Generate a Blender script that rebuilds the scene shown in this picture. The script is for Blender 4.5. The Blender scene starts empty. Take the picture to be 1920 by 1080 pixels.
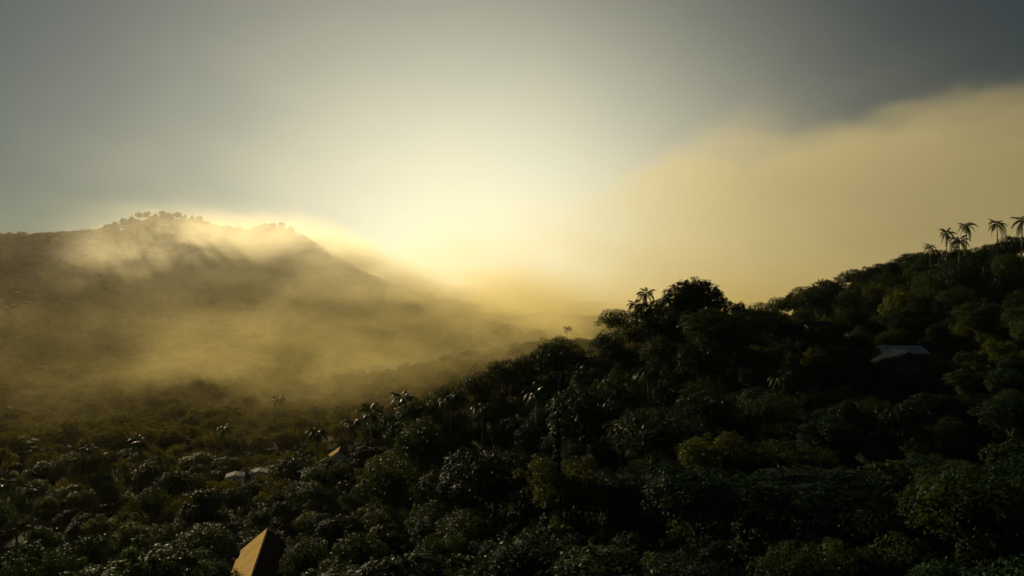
import bpy, math, random
import numpy as np
from mathutils import Vector, Matrix, Quaternion

random.seed(11)
RNG = np.random.default_rng(11)
SC = bpy.context.scene
COL = SC.collection
R = math.radians

# ------------------------------------------------------------------ camera, sky, sun, exposure
F = 1507.0                                    # focal length in photograph pixels (1920 wide)
cam_data = bpy.data.cameras.new('camera')
cam_data.sensor_width = 36.0
cam_data.lens = 36.0 * F / 1920.0
cam_data.clip_start = 0.5
cam_data.clip_end = 20000.0
cam = bpy.data.objects.new('camera', cam_data)
COL.objects.link(cam)
cam.location = (0, 0, 0)
cam.rotation_euler = (R(90), 0, 0)
SC.camera = cam

SUN_AZ, SUN_EL = R(-31.0), R(13.0)            # azimuth from +Y, negative to the left
SUN_DIR = Vector((math.sin(SUN_AZ) * math.cos(SUN_EL), math.cos(SUN_AZ) * math.cos(SUN_EL), math.sin(SUN_EL)))


def pix_dir(px, py):
    return Vector(((px - 960) / F, 1.0, (540 - py) / F)).normalized()


class NT:
    """small helper to write node trees as expressions"""
    def __init__(self, tree):
        self.t = tree
        self.n = tree.nodes
        self.l = tree.links

    def node(self, kind, **kw):
        nd = self.n.new(kind)
        for k, v in kw.items():
            setattr(nd, k, v)
        return nd

    def put(self, sock, v):
        if hasattr(v, 'links') or isinstance(v, bpy.types.NodeSocket):
            self.l.new(v, sock)
        else:
            sock.default_value = v

    def m(self, op, a, b=None, c=None, clamp=False):
        nd = self.node('ShaderNodeMath', operation=op, use_clamp=clamp)
        self.put(nd.inputs[0], a)
        if b is not None:
            self.put(nd.inputs[1], b)
        if c is not None:
            self.put(nd.inputs[2], c)
        return nd.outputs[0]

    def dot(self, a, v):
        nd = self.node('ShaderNodeVectorMath', operation='DOT_PRODUCT')
        self.put(nd.inputs[0], a)
        self.put(nd.inputs[1], v)
        return nd.outputs['Value']

    def vm(self, op, a, b):
        nd = self.node('ShaderNodeVectorMath', operation=op)
        self.put(nd.inputs[0], a)
        self.put(nd.inputs[1], b)
        return nd.outputs[0]

    def scale(self, a, s):
        nd = self.node('ShaderNodeVectorMath', operation='SCALE')
        self.put(nd.inputs[0], a)
        self.put(nd.inputs['Scale'], s)
        return nd.outputs[0]

    def smooth(self, v, a, b, lo=0.0, hi=1.0):
        nd = self.node('ShaderNodeMapRange', interpolation_type='SMOOTHSTEP')
        self.put(nd.inputs[0], v)
        for i, x in enumerate((a, b, lo, hi)):
            self.put(nd.inputs[1 + i], x)
        return nd.outputs[0]

    def noise(self, vec, scale, detail=3.0, rough=0.55, dist=0.0):
        nd = self.node('ShaderNodeTexNoise')
        if vec is not None:
            self.put(nd.inputs['Vector'], vec)
        self.put(nd.inputs['Scale'], scale)
        self.put(nd.inputs['Detail'], detail)
        self.put(nd.inputs['Roughness'], rough)
        self.put(nd.inputs['Distortion'], dist)
        return nd.outputs[0], nd.outputs[1]

    def mixc(self, f, a, b, mode='MIX'):
        nd = self.node('ShaderNodeMix', data_type='RGBA', blend_type=mode)
        self.put(nd.inputs[0], f)
        self.put(nd.inputs[6], a)
        self.put(nd.inputs[7], b)
        return nd.outputs[2]

    def sep(self, v):
        nd = self.node('ShaderNodeSeparateXYZ')
        self.put(nd.inputs[0], v)
        return nd.outputs


world = bpy.data.worlds.new('World')
SC.world = world
world.use_nodes = True
w = NT(world.node_tree)
w.n.clear()
wout = w.node('ShaderNodeOutputWorld')
bg_sky = w.node('ShaderNodeBackground')
sky = w.node('ShaderNodeTexSky', sky_type='NISHITA', sun_disc=False)
sky.sun_elevation = SUN_EL
sky.sun_rotation = SUN_AZ
sky.air_density = 1.0
sky.dust_density = 0.0
sky.ozone_density = 2.0
w.put(bg_sky.inputs['Color'], w.vm('MULTIPLY', sky.outputs[0], (0.21, 0.31, 0.31)))   # a hazy, dimmed sky
bg_sky.inputs['Strength'].default_value = 0.05
bg_veil = w.node('ShaderNodeBackground')      # thin high haze with its glow set round two directions off the sun
gdir = w.node('ShaderNodeTexCoord').outputs['Generated']
glow = w.m('POWER', w.m('MAXIMUM', w.dot(gdir, pix_dir(700, 350)), 0.0), 12.0)
glow2 = w.m('POWER', w.m('MAXIMUM', w.dot(gdir, pix_dir(940, 590)), 0.0), 23.0)
w.put(bg_veil.inputs['Color'], w.vm('ADD', w.scale((0.25, 0.235, 0.17), glow), w.scale((0.95, 0.90, 0.64), glow2)))
w.put(bg_veil.inputs['Strength'], 1.34)
wadd = w.node('ShaderNodeAddShader')
w.l.new(bg_sky.outputs[0], wadd.inputs[0])
w.l.new(bg_veil.outputs[0], wadd.inputs[1])
w.l.new(wadd.outputs[0], wout.inputs['Surface'])

sun_data = bpy.data.lights.new('sun', 'SUN')
sun_data.energy = 5.0
sun_data.angle = R(0.5)
sun_data.color = (1.0, 0.79, 0.45)
sun = bpy.data.objects.new('sun', sun_data)
COL.objects.link(sun)
sun.rotation_euler = SUN_DIR.to_track_quat('Z', 'Y').to_euler()
sun.location = SUN_DIR * 3000

SC.view_settings.view_transform = 'Standard'
SC.view_settings.look = 'None'
SC.view_settings.gamma = 1.0
SC.view_settings.exposure = -0.45
SC.view_settings.use_curve_mapping = False
cy = SC.cycles
cy.max_bounces = 7
cy.diffuse_bounces = 2
cy.glossy_bounces = 2
cy.transmission_bounces = 3
cy.volume_bounces = 4
cy.transparent_max_bounces = 8
cy.sample_clamp_indirect = 4.0
cy.use_denoising = True
cy.volume_max_steps = 512

# ------------------------------------------------------------------ helpers


def tag(o, label=None, cat=None, group=None, kind=None):
    if label:
        o['label'] = label
    if cat:
        o['category'] = cat
    if group:
        o['group'] = group
    if kind:
        o['kind'] = kind
    return o


def empty(name, loc=(0, 0, 0), rz=0.0):
    o = bpy.data.objects.new(name, None)
    o.empty_display_size = 1.0
    COL.objects.link(o)
    o.location = loc
    o.rotation_euler = (0, 0, rz)
    return o


def mesh_from(name, verts, faces, mat, smooth=False):
    me = bpy.data.meshes.new(name)
    me.from_pydata([tuple(v) for v in verts], [], [tuple(f) for f in faces])
    if mat is not None:
        me.materials.append(mat)
    if smooth:
        me.polygons.foreach_set('use_smooth', [True] * len(me.polygons))
    me.update()
    return me


def mesh_quads(name, V, Q, mat):
    """fast mesh from numpy arrays: V (n,3), Q (m,4)"""
    me = bpy.data.meshes.new(name)
    me.vertices.add(len(V))
    me.vertices.foreach_set('co', np.asarray(V, dtype=np.float32).ravel())
    m, k = Q.shape
    me.loops.add(m * k)
    me.loops.foreach_set('vertex_index', Q.astype(np.int32).ravel())
    me.polygons.add(m)
    me.polygons.foreach_set('loop_start', np.arange(0, m * k, k, dtype=np.int32))
    me.update(calc_edges=True)
    if mat is not None:
        me.materials.append(mat)
    return me


def link(name, me, parent=None, loc=(0, 0, 0), rot=(0, 0, 0), scale=(1, 1, 1)):
    o = bpy.data.objects.new(name, me)
    COL.objects.link(o)
    o.parent = parent
    o.location = loc
    o.rotation_euler = rot
    o.scale = scale
    return o


def copy_tree(o, parent=None):
    c = o.copy()
    COL.objects.link(c)
    c.parent = parent
    for ch in list(o.children):
        copy_tree(ch, c)
    return c


def at(px, py, Y):
    return Vector(((px - 960) / F * Y, Y, (540 - py) / F * Y))


def project(x, y, z):
    return 960 + F * x / y, 540 - F * z / y


# ------------------------------------------------------------------ materials


def new_mat(name):
    m = bpy.data.materials.new(name)
    m.use_nodes = True
    nt = NT(m.node_tree)
    nt.n.clear()
    out = nt.node('ShaderNodeOutputMaterial')
    return m, nt, out


def leaf_material(name, c0, c1, rough=0.55, trans=0.13, tcol=(0.035, 0.080, 0.016), spec=0.035):
    m, t, out = new_mat(name)
    geo = t.node('ShaderNodeNewGeometry')
    oi = t.node('ShaderNodeObjectInfo')
    isl = geo.outputs['Random Per Island']
    col = t.mixc(isl, (*c0, 1), (*c1, 1))
    vary = t.m('ADD', t.m('MULTIPLY', oi.outputs['Random'], 0.7), 0.65)
    col = t.scale(col, vary)
    b = t.node('ShaderNodeBsdfPrincipled')
    t.put(b.inputs['Base Color'], col)
    t.put(b.inputs['Roughness'], t.m('ADD', t.m('MULTIPLY', isl, 0.2), rough - 0.1))
    b.inputs['Specular IOR Level'].default_value = spec
    tr = t.node('ShaderNodeBsdfTranslucent')
    t.put(tr.inputs['Color'], t.scale((*tcol, ), vary))
    mx = t.node('ShaderNodeMixShader')
    mx.inputs[0].default_value = trans
    t.l.new(b.outputs[0], mx.inputs[1])
    t.l.new(tr.outputs[0], mx.inputs[2])
    t.l.new(mx.outputs[0], out.inputs['Surface'])
    return m


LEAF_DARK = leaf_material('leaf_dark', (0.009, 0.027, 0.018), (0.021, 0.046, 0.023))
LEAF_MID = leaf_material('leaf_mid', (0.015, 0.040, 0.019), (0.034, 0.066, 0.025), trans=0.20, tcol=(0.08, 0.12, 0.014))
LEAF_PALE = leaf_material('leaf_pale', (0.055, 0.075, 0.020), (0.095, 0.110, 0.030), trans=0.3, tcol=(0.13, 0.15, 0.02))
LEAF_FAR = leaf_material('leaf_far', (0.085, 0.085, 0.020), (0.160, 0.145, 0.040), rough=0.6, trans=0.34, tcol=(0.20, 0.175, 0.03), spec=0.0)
FROND = leaf_material('palm_frond', (0.022, 0.042, 0.014), (0.045, 0.070, 0.020), rough=0.4)
BANANA = leaf_material('banana_leaf', (0.028, 0.060, 0.020), (0.060, 0.100, 0.032), rough=0.36, trans=0.18, tcol=(0.05, 0.08, 0.01))


def bark_material(name, c0, c1, scale=6.0):
    m, t, out = new_mat(name)
    tc = t.node('ShaderNodeTexCoord')
    mp = t.node('ShaderNodeMapping')
    mp.inputs['Scale'].default_value = (1, 1, 0.25)
    t.l.new(tc.outputs['Object'], mp.inputs[0])
    f, _ = t.noise(mp.outputs[0], scale, 5, 0.65)
    b = t.node('ShaderNodeBsdfPrincipled')
    t.put(b.inputs['Base Color'], t.mixc(f, (*c0, 1), (*c1, 1)))
    b.inputs['Roughness'].default_value = 0.85
    bp = t.node('ShaderNodeBump')
    bp.inputs['Strength'].default_value = 0.6
    bp.inputs['Distance'].default_value = 0.05
    t.put(bp.inputs['Height'], f)
    t.l.new(bp.outputs[0], b.inputs['Normal'])
    t.l.new(b.outputs[0], out.inputs['Surface'])
    return m


BARK = bark_material('bark', (0.05, 0.038, 0.026), (0.12, 0.10, 0.075))
PALE_BARK = bark_material('palm_bark', (0.10, 0.085, 0.06), (0.24, 0.21, 0.17), 3.0)


def sheet_material(name, base, rust, amount, rough=0.75, metal=0.0):
    m, t, out = new_mat(name)
    tc = t.node('ShaderNodeTexCoord')
    f, _ = t.noise(tc.outputs['Object'], 0.9, 6, 0.65, 0.4)
    g, _ = t.noise(tc.outputs['Object'], 7.0, 4, 0.6)
    k = t.smooth(t.m('ADD', f, t.m('MULTIPLY', g, 0.25)), 0.78 - amount, 0.98 - amount)
    oi = t.node('ShaderNodeObjectInfo')
    col = t.mixc(k, (*base, 1), (*rust, 1))
    col = t.scale(col, t.m('ADD', t.m('MULTIPLY', oi.outputs['Random'], 0.2), 0.88))
    b = t.node('ShaderNodeBsdfDiffuse')
    t.put(b.inputs['Color'], col)
    b.inputs['Roughness'].default_value = 0.0
    t.l.new(b.outputs[0], out.inputs['Surface'])
    return m


TIN_PALE_LIT = sheet_material('sunlit_pale_roof_sheet', (0.86, 0.60, 0.24), (0.62, 0.36, 0.12), 0.12)  # gold of the sunlit slope put into the sheet colour
TIN_SHADED_RUST = sheet_material('shaded_rusty_roof_sheet', (0.060, 0.062, 0.066), (0.05, 0.034, 0.024), 0.35)  # shade of the right slopes put into the colour, along with rust
TIN_DARK = sheet_material('dark_roof_sheet', (0.030, 0.042, 0.060), (0.03, 0.028, 0.028), 0.2)
TIN_GREY = sheet_material('grey_roof_sheet', (0.5, 0.5, 0.46), (0.2, 0.16, 0.11), 0.16)
PLASTER = sheet_material('white_plaster', (0.75, 0.73, 0.68), (0.42, 0.38, 0.31), 0.1, 0.8)
TIMBER = sheet_material('weathered_timber', (0.16, 0.12, 0.085), (0.09, 0.07, 0.05), 0.3, 0.85)
GLASS, _t, _o = new_mat('window_glass')
_b = _t.node('ShaderNodeBsdfPrincipled')
_b.inputs['Base Color'].default_value = (0.03, 0.035, 0.04, 1)
_b.inputs['Roughness'].default_value = 0.08
_t.l.new(_b.outputs[0], _o.inputs['Surface'])

# ------------------------------------------------------------------ terrain
CTRL = [  # px, canopy py, distance Y, canopy height above the ground
    # near hillside, bottom of the frame upwards
    (960, 1100, 62, 5), (700, 1100, 85, 6), (560, 1100, 112, 7), (1400, 1110, 48, 5), (1900, 1110, 42, 5),
    (900, 985, 84, 6), (1300, 960, 68, 6), (1850, 960, 58, 6), (640, 985, 130, 8),
    (700, 905, 165, 9), (880, 885, 152, 10), (780, 915, 160, 9), (970, 860, 138, 10), (1060, 815, 120, 9), (1300, 800, 90, 8), (1850, 800, 78, 7),
    (830, 745, 185, 10), (950, 690, 195, 10), (1050, 655, 195, 9), (1130, 625, 190, 9), (1220, 580, 180, 11),
    (1300, 540, 175, 13), (1385, 580, 180, 9), (1450, 570, 205, 8), (1300, 690, 140, 8), (1500, 690, 130, 8),
    (1700, 668, 150, 4), (1560, 640, 170, 6), (1900, 660, 125, 8), (1540, 545, 330, 9), (1610, 512, 330, 10),
    (1710, 478, 305, 10), (1800, 468, 265, 10), (1930, 450, 235, 10), (1700, 580, 215, 8), (1900, 540, 190, 9),
    (600, 870, 215, 9), (760, 790, 235, 9),
    # valley floor
    (480, 1035, 150, 5), (480, 1100, 128, 6), (0, 1110, 165, 9), (-300, 1110, 160, 9), (240, 1000, 200, 9), (0, 950, 230, 9), (470, 890, 270, 8), (0, 850, 310, 9),
    (630, 852, 290, 7), (300, 800, 360, 9), (0, 780, 400, 9), (560, 760, 430, 9), (800, 740, 360, 9), (900, 705, 420, 9),
    (1000, 650, 520, 9), (1080, 640, 560, 8), (450, 735, 500, 9), (740, 692, 640, 7), (0, 700, 620, 9), (300, 690, 660, 9),
    (1000, 625, 820, 8), (1090, 612, 1050, 6), (800, 640, 950, 8), (1250, 600, 1300, 6), (1000, 590, 1700, 6),
    (500, 660, 800, 9), (0, 640, 850, 9), (-300, 680, 700, 9),
    # hill at the left and its spur running right
    (300, 406, 1300, 12), (225, 421, 1300, 10), (150, 441, 1300, 10), (60, 447, 1300, 8), (-100, 445, 1300, 8), (-400, 460, 1300, 8),
    (370, 413, 1300, 10), (430, 440, 1280, 8), (500, 426, 1280, 10), (556, 440, 1280, 10), (600, 478, 1265, 10), (650, 520, 1250, 10),
    (720, 548, 1250, 10), (820, 565, 1250, 10), (890, 588, 1300, 10), (250, 540, 1080, 9), (0, 580, 1000, 9), (450, 540, 1090, 9),
    (650, 580, 1090, 9), (-300, 560, 1050, 9),
]
pts = []
for px, py, Y, h in CTRL:
    p = at(px, py, Y)
    pts.append((p.x, p.y, p.z - h))
pts += [  # ground out of view, calm beyond the controls, plus a left ridge added for shade
    (150, 30, -22), (60, -40, -26), (-60, 60, -52), (-160, 40, -66), (-220, -60, -72), (220, 120, -4), (320, 260, 14), (300, 420, -20),
    (150, 430, -45), (260, 560, -60), (420, 700, -58), (500, 1000, -58), (900, 1400, -58), (1500, 700, -30), (600, 300, 30), (500, -100, 0),
    (-700, 250, -30), (-1400, 1300, 60), (-1500, 400, 60), (-950, 640, 62), (-1150, 900, 70), (-820, 420, 25), (-500, 1900, 20), (-1300, 2000, 40), (300, 2200, -60), (1500, 2200, -60),  # raised points at the left: unseen ridge added to shade the valley
    (-300, 2600, -50), (-1500, -200, -60), (1500, -200, 0), (0, -250, -50), (1700, 1500, -50), (0, 3400, -60), (-2200, 3400, -40), (2200, 3400, -60),
    (2200, 1000, -40), (-2200, 1000, 0), (-2200, -300, -50), (2200, -300, -10), (-300, 1600, -20), (60, 60, -24), (100, 40, -21),
    (60, 300, -42), (120, 380, -42), (-20, 280, -52), (20, 250, -40),
]
P = np.array(pts)
SX = 100.0


def _kern(r2):
    r = np.sqrt(r2 + 1e-12)
    return r


def _fit(P):
    n = len(P)
    xy = P[:, :2] / SX
    K = _kern(((xy[:, None] - xy[None]) ** 2).sum(2))
    K -= np.eye(n) * 0.02
    A = np.zeros((n + 1, n + 1))
    A[:n, :n] = K
    A[:n, n] = 1
    A[n, :n] = 1
    return xy, np.linalg.solve(A, np.append(P[:, 2], 0.0))


CXY, CW = _fit(P)


def ground_z(x, y):
    x = np.atleast_1d(np.asarray(x, float))
    y = np.atleast_1d(np.asarray(y, float))
    q = np.stack([x, y], -1) / SX
    out = np.empty(len(q))
    for i in range(0, len(q), 4000):
        d = _kern(((q[i:i + 4000, None] - CXY[None]) ** 2).sum(2))
        out[i:i + 4000] = d @ CW[:-1] + CW[-1]
    return out


def gz(x, y):
    return float(ground_z([x], [y])[0])


def ground_sheet():
    xs = np.unique(np.concatenate([np.arange(-2400, -500, 50), np.arange(-500, 320, 8), np.arange(320, 2401, 50)]))
    ys = np.unique(np.concatenate([np.arange(-350, 20, 25), np.arange(20, 420, 8), np.arange(420, 1500, 20), np.arange(1500, 3601, 60)]))
    gx, gy = np.meshgrid(xs, ys)
    z = ground_z(gx.ravel(), gy.ravel())
    V = np.stack([gx.ravel(), gy.ravel(), z], 1)
    nx, ny = len(xs), len(ys)
    i = np.arange(nx * ny).reshape(ny, nx)
    Q = np.stack([i[:-1, :-1].ravel(), i[:-1, 1:].ravel(), i[1:, 1:].ravel(), i[1:, :-1].ravel()], 1)
    m, t, out = new_mat('ground_cover')
    geo = t.node('ShaderNodeNewGeometry')
    f, _ = t.noise(geo.outputs['Position'], 0.05, 8, 0.65)
    g, _ = t.noise(geo.outputs['Position'], 0.9, 4, 0.7)
    col = t.mixc(t.smooth(f, 0.38, 0.64), (0.022, 0.034, 0.012, 1), (0.045, 0.058, 0.020, 1))
    col = t.mixc(t.smooth(g, 0.45, 0.75), col, (0.055, 0.040, 0.025, 1))
    b = t.node('ShaderNodeBsdfPrincipled')
    t.put(b.inputs['Base Color'], col)
    b.inputs['Roughness'].default_value = 0.95
    b.inputs['Specular IOR Level'].default_value = 0.1
    bp = t.node('ShaderNodeBump')
    bp.inputs['Strength'].default_value = 0.8
    bp.inputs['Distance'].default_value = 0.6
    t.put(bp.inputs['Height'], g)
    t.l.new(bp.outputs[0], b.inputs['Normal'])
    t.l.new(b.outputs[0], out.inputs['Surface'])
    me = mesh_quads('ground', V, Q, m)
    me.polygons.foreach_set('use_smooth', [True] * len(me.polygons))
    return tag(link('ground', me), kind='structure')


ground_sheet()

# ------------------------------------------------------------------ foliage prototypes


def unit(v):
    return v / np.maximum(np.linalg.norm(v, axis=-1, keepdims=True), 1e-9)


def leaves(C, N, T, L, W, fold=0.18):
    """four-point folded leaves: C base, N facing, T towards the tip"""
    T = unit(T)
    S = unit(np.cross(N, T))
    N = np.cross(T, S)
    L = L[:, None]
    W = W[:, None]
    mid = C + T * L * 0.45
    b, tip = C, C + T * L - N * L * 0.12
    l = mid + S * W * 0.5 - N * W * fold
    r = mid - S * W * 0.5 - N * W * fold
    V = np.stack([b, l, tip, r], 1).reshape(-1, 3)
    n = len(C)
    i = np.arange(n) * 4
    Q = np.concatenate([np.stack([i, i + 1, i + 2], 1), np.stack([i, i + 2, i + 3], 1)])
    return V, Q


def tube(path, radii, sides=7):
    path = [Vector(p) for p in path]
    V, Fc = [], []
    for k, p in enumerate(path):
        d = (path[min(k + 1, len(path) - 1)] - path[max(k - 1, 0)]).normalized()
        a = d.orthogonal().normalized()
        b = d.cross(a)
        for s in range(sides):
            ang = 2 * math.pi * s / sides
            V.append(p + (a * math.cos(ang) + b * math.sin(ang)) * radii[k])
    for k in range(len(path) - 1):
        for s in range(sides):
            s2 = (s + 1) % sides
            Fc.append((k * sides + s, k * sides + s2, (k + 1) * sides + s2, (k + 1) * sides + s))
    Fc.append(tuple(range((len(path) - 1) * sides, len(path) * sides)))
    return V, Fc


def merge(parts):
    V, Fc = [], []
    for v, f in parts:
        o = len(V)
        V += list(v)
        Fc += [tuple(i + o for i in q) for q in f]
    return V, Fc


def make_crown(rng, n_leaf, leaf_len, n_lobe, rad=5.0, cz=7.5, rz=3.4, flat=0.0, lobe=(0.30, 0.46), under=-0.35, spread=1.0, spray=12):
    """a crown of leafy lobes; returns leaf mesh arrays and the lobe centres"""
    lob = []
    k = 0
    while len(lob) < n_lobe and k < 2000:
        k += 1
        d = unit(rng.normal(size=3))
        if d[2] < under:
            continue
        d = d * np.array([rad, rad, rz]) * rng.uniform(0.55, 0.80)
        d[2] = d[2] * (1 - flat)
        r = rad * rng.uniform(*lobe)
        if any(np.linalg.norm(d - q[0]) < 0.55 * min(r, q[1]) for q in lob):
            continue
        lob.append((d, r))
    for _ in range(spray):                      # twigs that reach out of the crown
        d = unit(rng.normal(size=3))
        d[2] = abs(d[2]) * 0.9 - 0.15
        lob.append((d * np.array([rad, rad, rz]) * rng.uniform(0.86, 1.12), rad * rng.uniform(0.09, 0.17)))
    area = np.array([r * r for _, r in lob])
    share = area / area.sum()
    Cs, Ns, Ts, Ls = [], [], [], []
    for (c, r), s in zip(lob, share):
        n = max(8, int(n_leaf * s * 1.7))
        cl = unit(rng.normal(size=(n // 6 + 2, 3)))
        d = unit(np.repeat(cl, 6, axis=0) + rng.normal(size=(len(cl) * 6, 3)) * min(0.5, 0.62 * leaf_len / r))
        n = len(d)
        d = d[(d[:, 2] > -0.55) | (rng.random(n) < 0.25)]
        n = len(d)
        sq = np.array([1.0, 1.0, 0.78])
        rr = r * (0.70 + 0.36 * rng.random(n) ** 0.6)
        rr *= 1 + 0.26 * np.sin(d[:, 0] * 5 + c[0] * 3) * np.cos(d[:, 1] * 6 + c[1] * 3) + 0.10 * np.sin(d[:, 2] * 9 + c[2] * 5)
        p = c + d * rr[:, None] * sq
        keep = np.ones(n, bool)
        for c2, r2 in lob:
            if c2 is not c:
                keep &= (((p - c2) / sq) ** 2).sum(1) > (0.72 * r2) ** 2
        d, p = d[keep], p[keep]
        n = len(d)
        nn = unit(d * 0.7 + np.array([0, 0, 0.55]) + rng.normal(size=(n, 3)) * 0.42)
        t = unit(np.cross(nn, rng.normal(size=(n, 3)))) + d * 0.35 - np.array([0, 0, 0.25])
        Cs.append(p)
        Ns.append(nn)
        Ts.append(t)
        Ls.append(leaf_len * rng.uniform(0.6, 1.35, n))
    # sparse inner foliage keeps daylight from leaking straight through
    n = n_leaf // 7
    d = unit(rng.normal(size=(n, 3))) * (rng.random((n, 1)) ** 0.5) * np.array([rad, rad, rz]) * 0.58
    d[:, 2] *= (1 - flat)
    d = d[d[:, 2] > under * rz]
    n = len(d)
    Cs.append(d)
    Ns.append(unit(rng.normal(size=(n, 3)) + [0, 0, 1]))
    Ts.append(rng.normal(size=(n, 3)))
    Ls.append(leaf_len * rng.uniform(1.4, 2.4, n))
    C = np.concatenate(Cs) * np.array([spread, spread, 1]) + np.array([0, 0, cz])
    L = np.concatenate(Ls)
    V, Q = leaves(C, np.concatenate(Ns), np.concatenate(Ts), L, L * 0.5)
    return V, Q, [(c * np.array([spread, spread, 1]) + np.array([0, 0, cz]), r) for c, r in lob]


def make_trunk(rng, lobes, cz, base_r=0.28, sides=7):
    lean = rng.normal(size=2) * 0.35
    fork = Vector((lean[0], lean[1], cz * 0.55))
    parts = [tube([(0, 0, -0.8), (lean[0] * .2, lean[1] * .2, cz * 0.2), fork], [base_r * 1.25, base_r, base_r * 0.75], sides)]
    for c, r in lobes[:9]:
        e = Vector(c) * 0.92 + Vector((0, 0, cz * 0.05))
        mid = fork.lerp(e, 0.5) + Vector((rng.normal() * .3, rng.normal() * .3, -0.3))
        parts.append(tube([fork, mid, e], [base_r * 0.5, base_r * 0.3, base_r * 0.1], 5))
    return merge(parts)


def near_proto(seed, mat, n_leaf=4800, leaf_len=0.46, **kw):
    n_leaf, leaf_len = int(n_leaf * 1.35), leaf_len * 0.84
    rng = np.random.default_rng(seed)
    cz = kw.get('cz', 7.5)
    V, Q, lob = make_crown(rng, n_leaf, leaf_len, kw.pop('n_lobe', 16), **kw)
    crown = mesh_quads('crown', V, Q, mat)
    tv, tf = make_trunk(rng, lob, cz)
    trunk = mesh_from('trunk', tv, tf, BARK, True)
    top = float(V[:, 2].max())
    rad = float(np.percentile(np.hypot(V[:, 0], V[:, 1]), 97))
    return dict(crown=crown, trunk=trunk, top=top, rad=rad)


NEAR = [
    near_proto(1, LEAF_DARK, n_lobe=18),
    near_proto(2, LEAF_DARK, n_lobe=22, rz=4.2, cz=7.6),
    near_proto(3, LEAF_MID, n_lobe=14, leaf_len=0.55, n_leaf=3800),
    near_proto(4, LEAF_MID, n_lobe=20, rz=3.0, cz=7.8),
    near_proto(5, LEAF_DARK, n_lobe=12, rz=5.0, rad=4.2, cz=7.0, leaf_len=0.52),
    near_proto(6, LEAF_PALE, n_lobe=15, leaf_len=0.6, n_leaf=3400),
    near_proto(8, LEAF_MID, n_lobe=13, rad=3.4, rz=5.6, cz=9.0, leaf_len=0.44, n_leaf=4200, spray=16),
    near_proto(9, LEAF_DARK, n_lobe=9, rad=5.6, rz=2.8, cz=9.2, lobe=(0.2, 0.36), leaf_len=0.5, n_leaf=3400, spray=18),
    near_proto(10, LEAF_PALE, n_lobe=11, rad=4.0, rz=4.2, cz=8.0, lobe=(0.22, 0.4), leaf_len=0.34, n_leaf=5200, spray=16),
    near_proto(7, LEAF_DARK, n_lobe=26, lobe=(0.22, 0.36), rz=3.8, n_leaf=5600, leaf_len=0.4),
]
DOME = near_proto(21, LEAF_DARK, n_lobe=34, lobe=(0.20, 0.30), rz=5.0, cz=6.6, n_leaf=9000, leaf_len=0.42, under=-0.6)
AIRY = near_proto(31, LEAF_MID, n_lobe=16, lobe=(0.16, 0.26), rz=2.6, cz=8.4, n_leaf=3000, leaf_len=0.36, spread=1.15)

FAR = []
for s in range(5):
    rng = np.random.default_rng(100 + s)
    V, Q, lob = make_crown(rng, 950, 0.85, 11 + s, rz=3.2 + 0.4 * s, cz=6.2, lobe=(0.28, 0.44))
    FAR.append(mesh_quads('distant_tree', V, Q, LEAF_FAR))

# palm: fronds are parts of their own


def frond_mesh(seed, length, droop, rise, leaflet=0.75, pairs=26):
    rng = np.random.default_rng(seed)
    s = np.linspace(0, 1, 15)
    x = length * (s * (1 - 0.28 * droop * s ** 2))
    z = length * (rise * s - (0.45 + 0.55 * droop) * s ** 2.2)
    V, Fc = [], []
    for i in range(15):
        wd = 0.07 * (1 - 0.8 * s[i])
        V += [(x[i], -wd, z[i]), (x[i], wd, z[i]), (x[i], 0, z[i] - wd)]
    for i in range(14):
        a, b = i * 3, i * 3 + 3
        Fc += [(a, b, b + 1, a + 1), (a + 1, b + 1, b + 2, a + 2), (a + 2, b + 2, b, a)]
    for k in range(pairs):
        u = 0.16 + 0.83 * k / (pairs - 1)
        px, pz = np.interp(u, s, x), np.interp(u, s, z)
        ln = leaflet * (0.55 + 0.9 * math.sin(math.pi * min(1, u * 0.9 + 0.08))) * rng.uniform(0.85, 1.1)
        tx = np.interp(min(1, u + 0.04), s, x) - px
        tz = np.interp(min(1, u + 0.04), s, z) - pz
        tl = math.hypot(tx, tz) + 1e-6
        tx, tz = tx / tl, tz / tl
        for side in (-1, 1):
            dy = rng.uniform(0.55, 0.85)
            dz = -rng.uniform(0.35, 0.75)
            fw = rng.uniform(0.35, 0.6)
            e = np.array([px + ln * fw * tx, side * ln * dy, pz + ln * (dz + fw * tz)])
            m = np.array([px + ln * .5 * fw * tx, side * ln * dy * .55, pz + ln * (dz * .3 + fw * tz * .5)])
            wv = np.array([tx, 0, tz]) * 0.075
            o = len(V)
            b0 = np.array([px, 0, pz])
            V += [b0 - wv * .6, b0 + wv * .6, m + wv, m - wv, e]
            Fc += [(o, o + 1, o + 2, o + 3), (o + 3, o + 2, o + 4)]
    return mesh_from('frond', V, Fc, FROND)


FRONDS = [frond_mesh(1, 3.4, 0.15, 0.95), frond_mesh(2, 3.7, 0.45, 0.60), frond_mesh(3, 3.7, 0.85, 0.35), frond_mesh(4, 3.2, 1.3, -0.1)]


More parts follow.
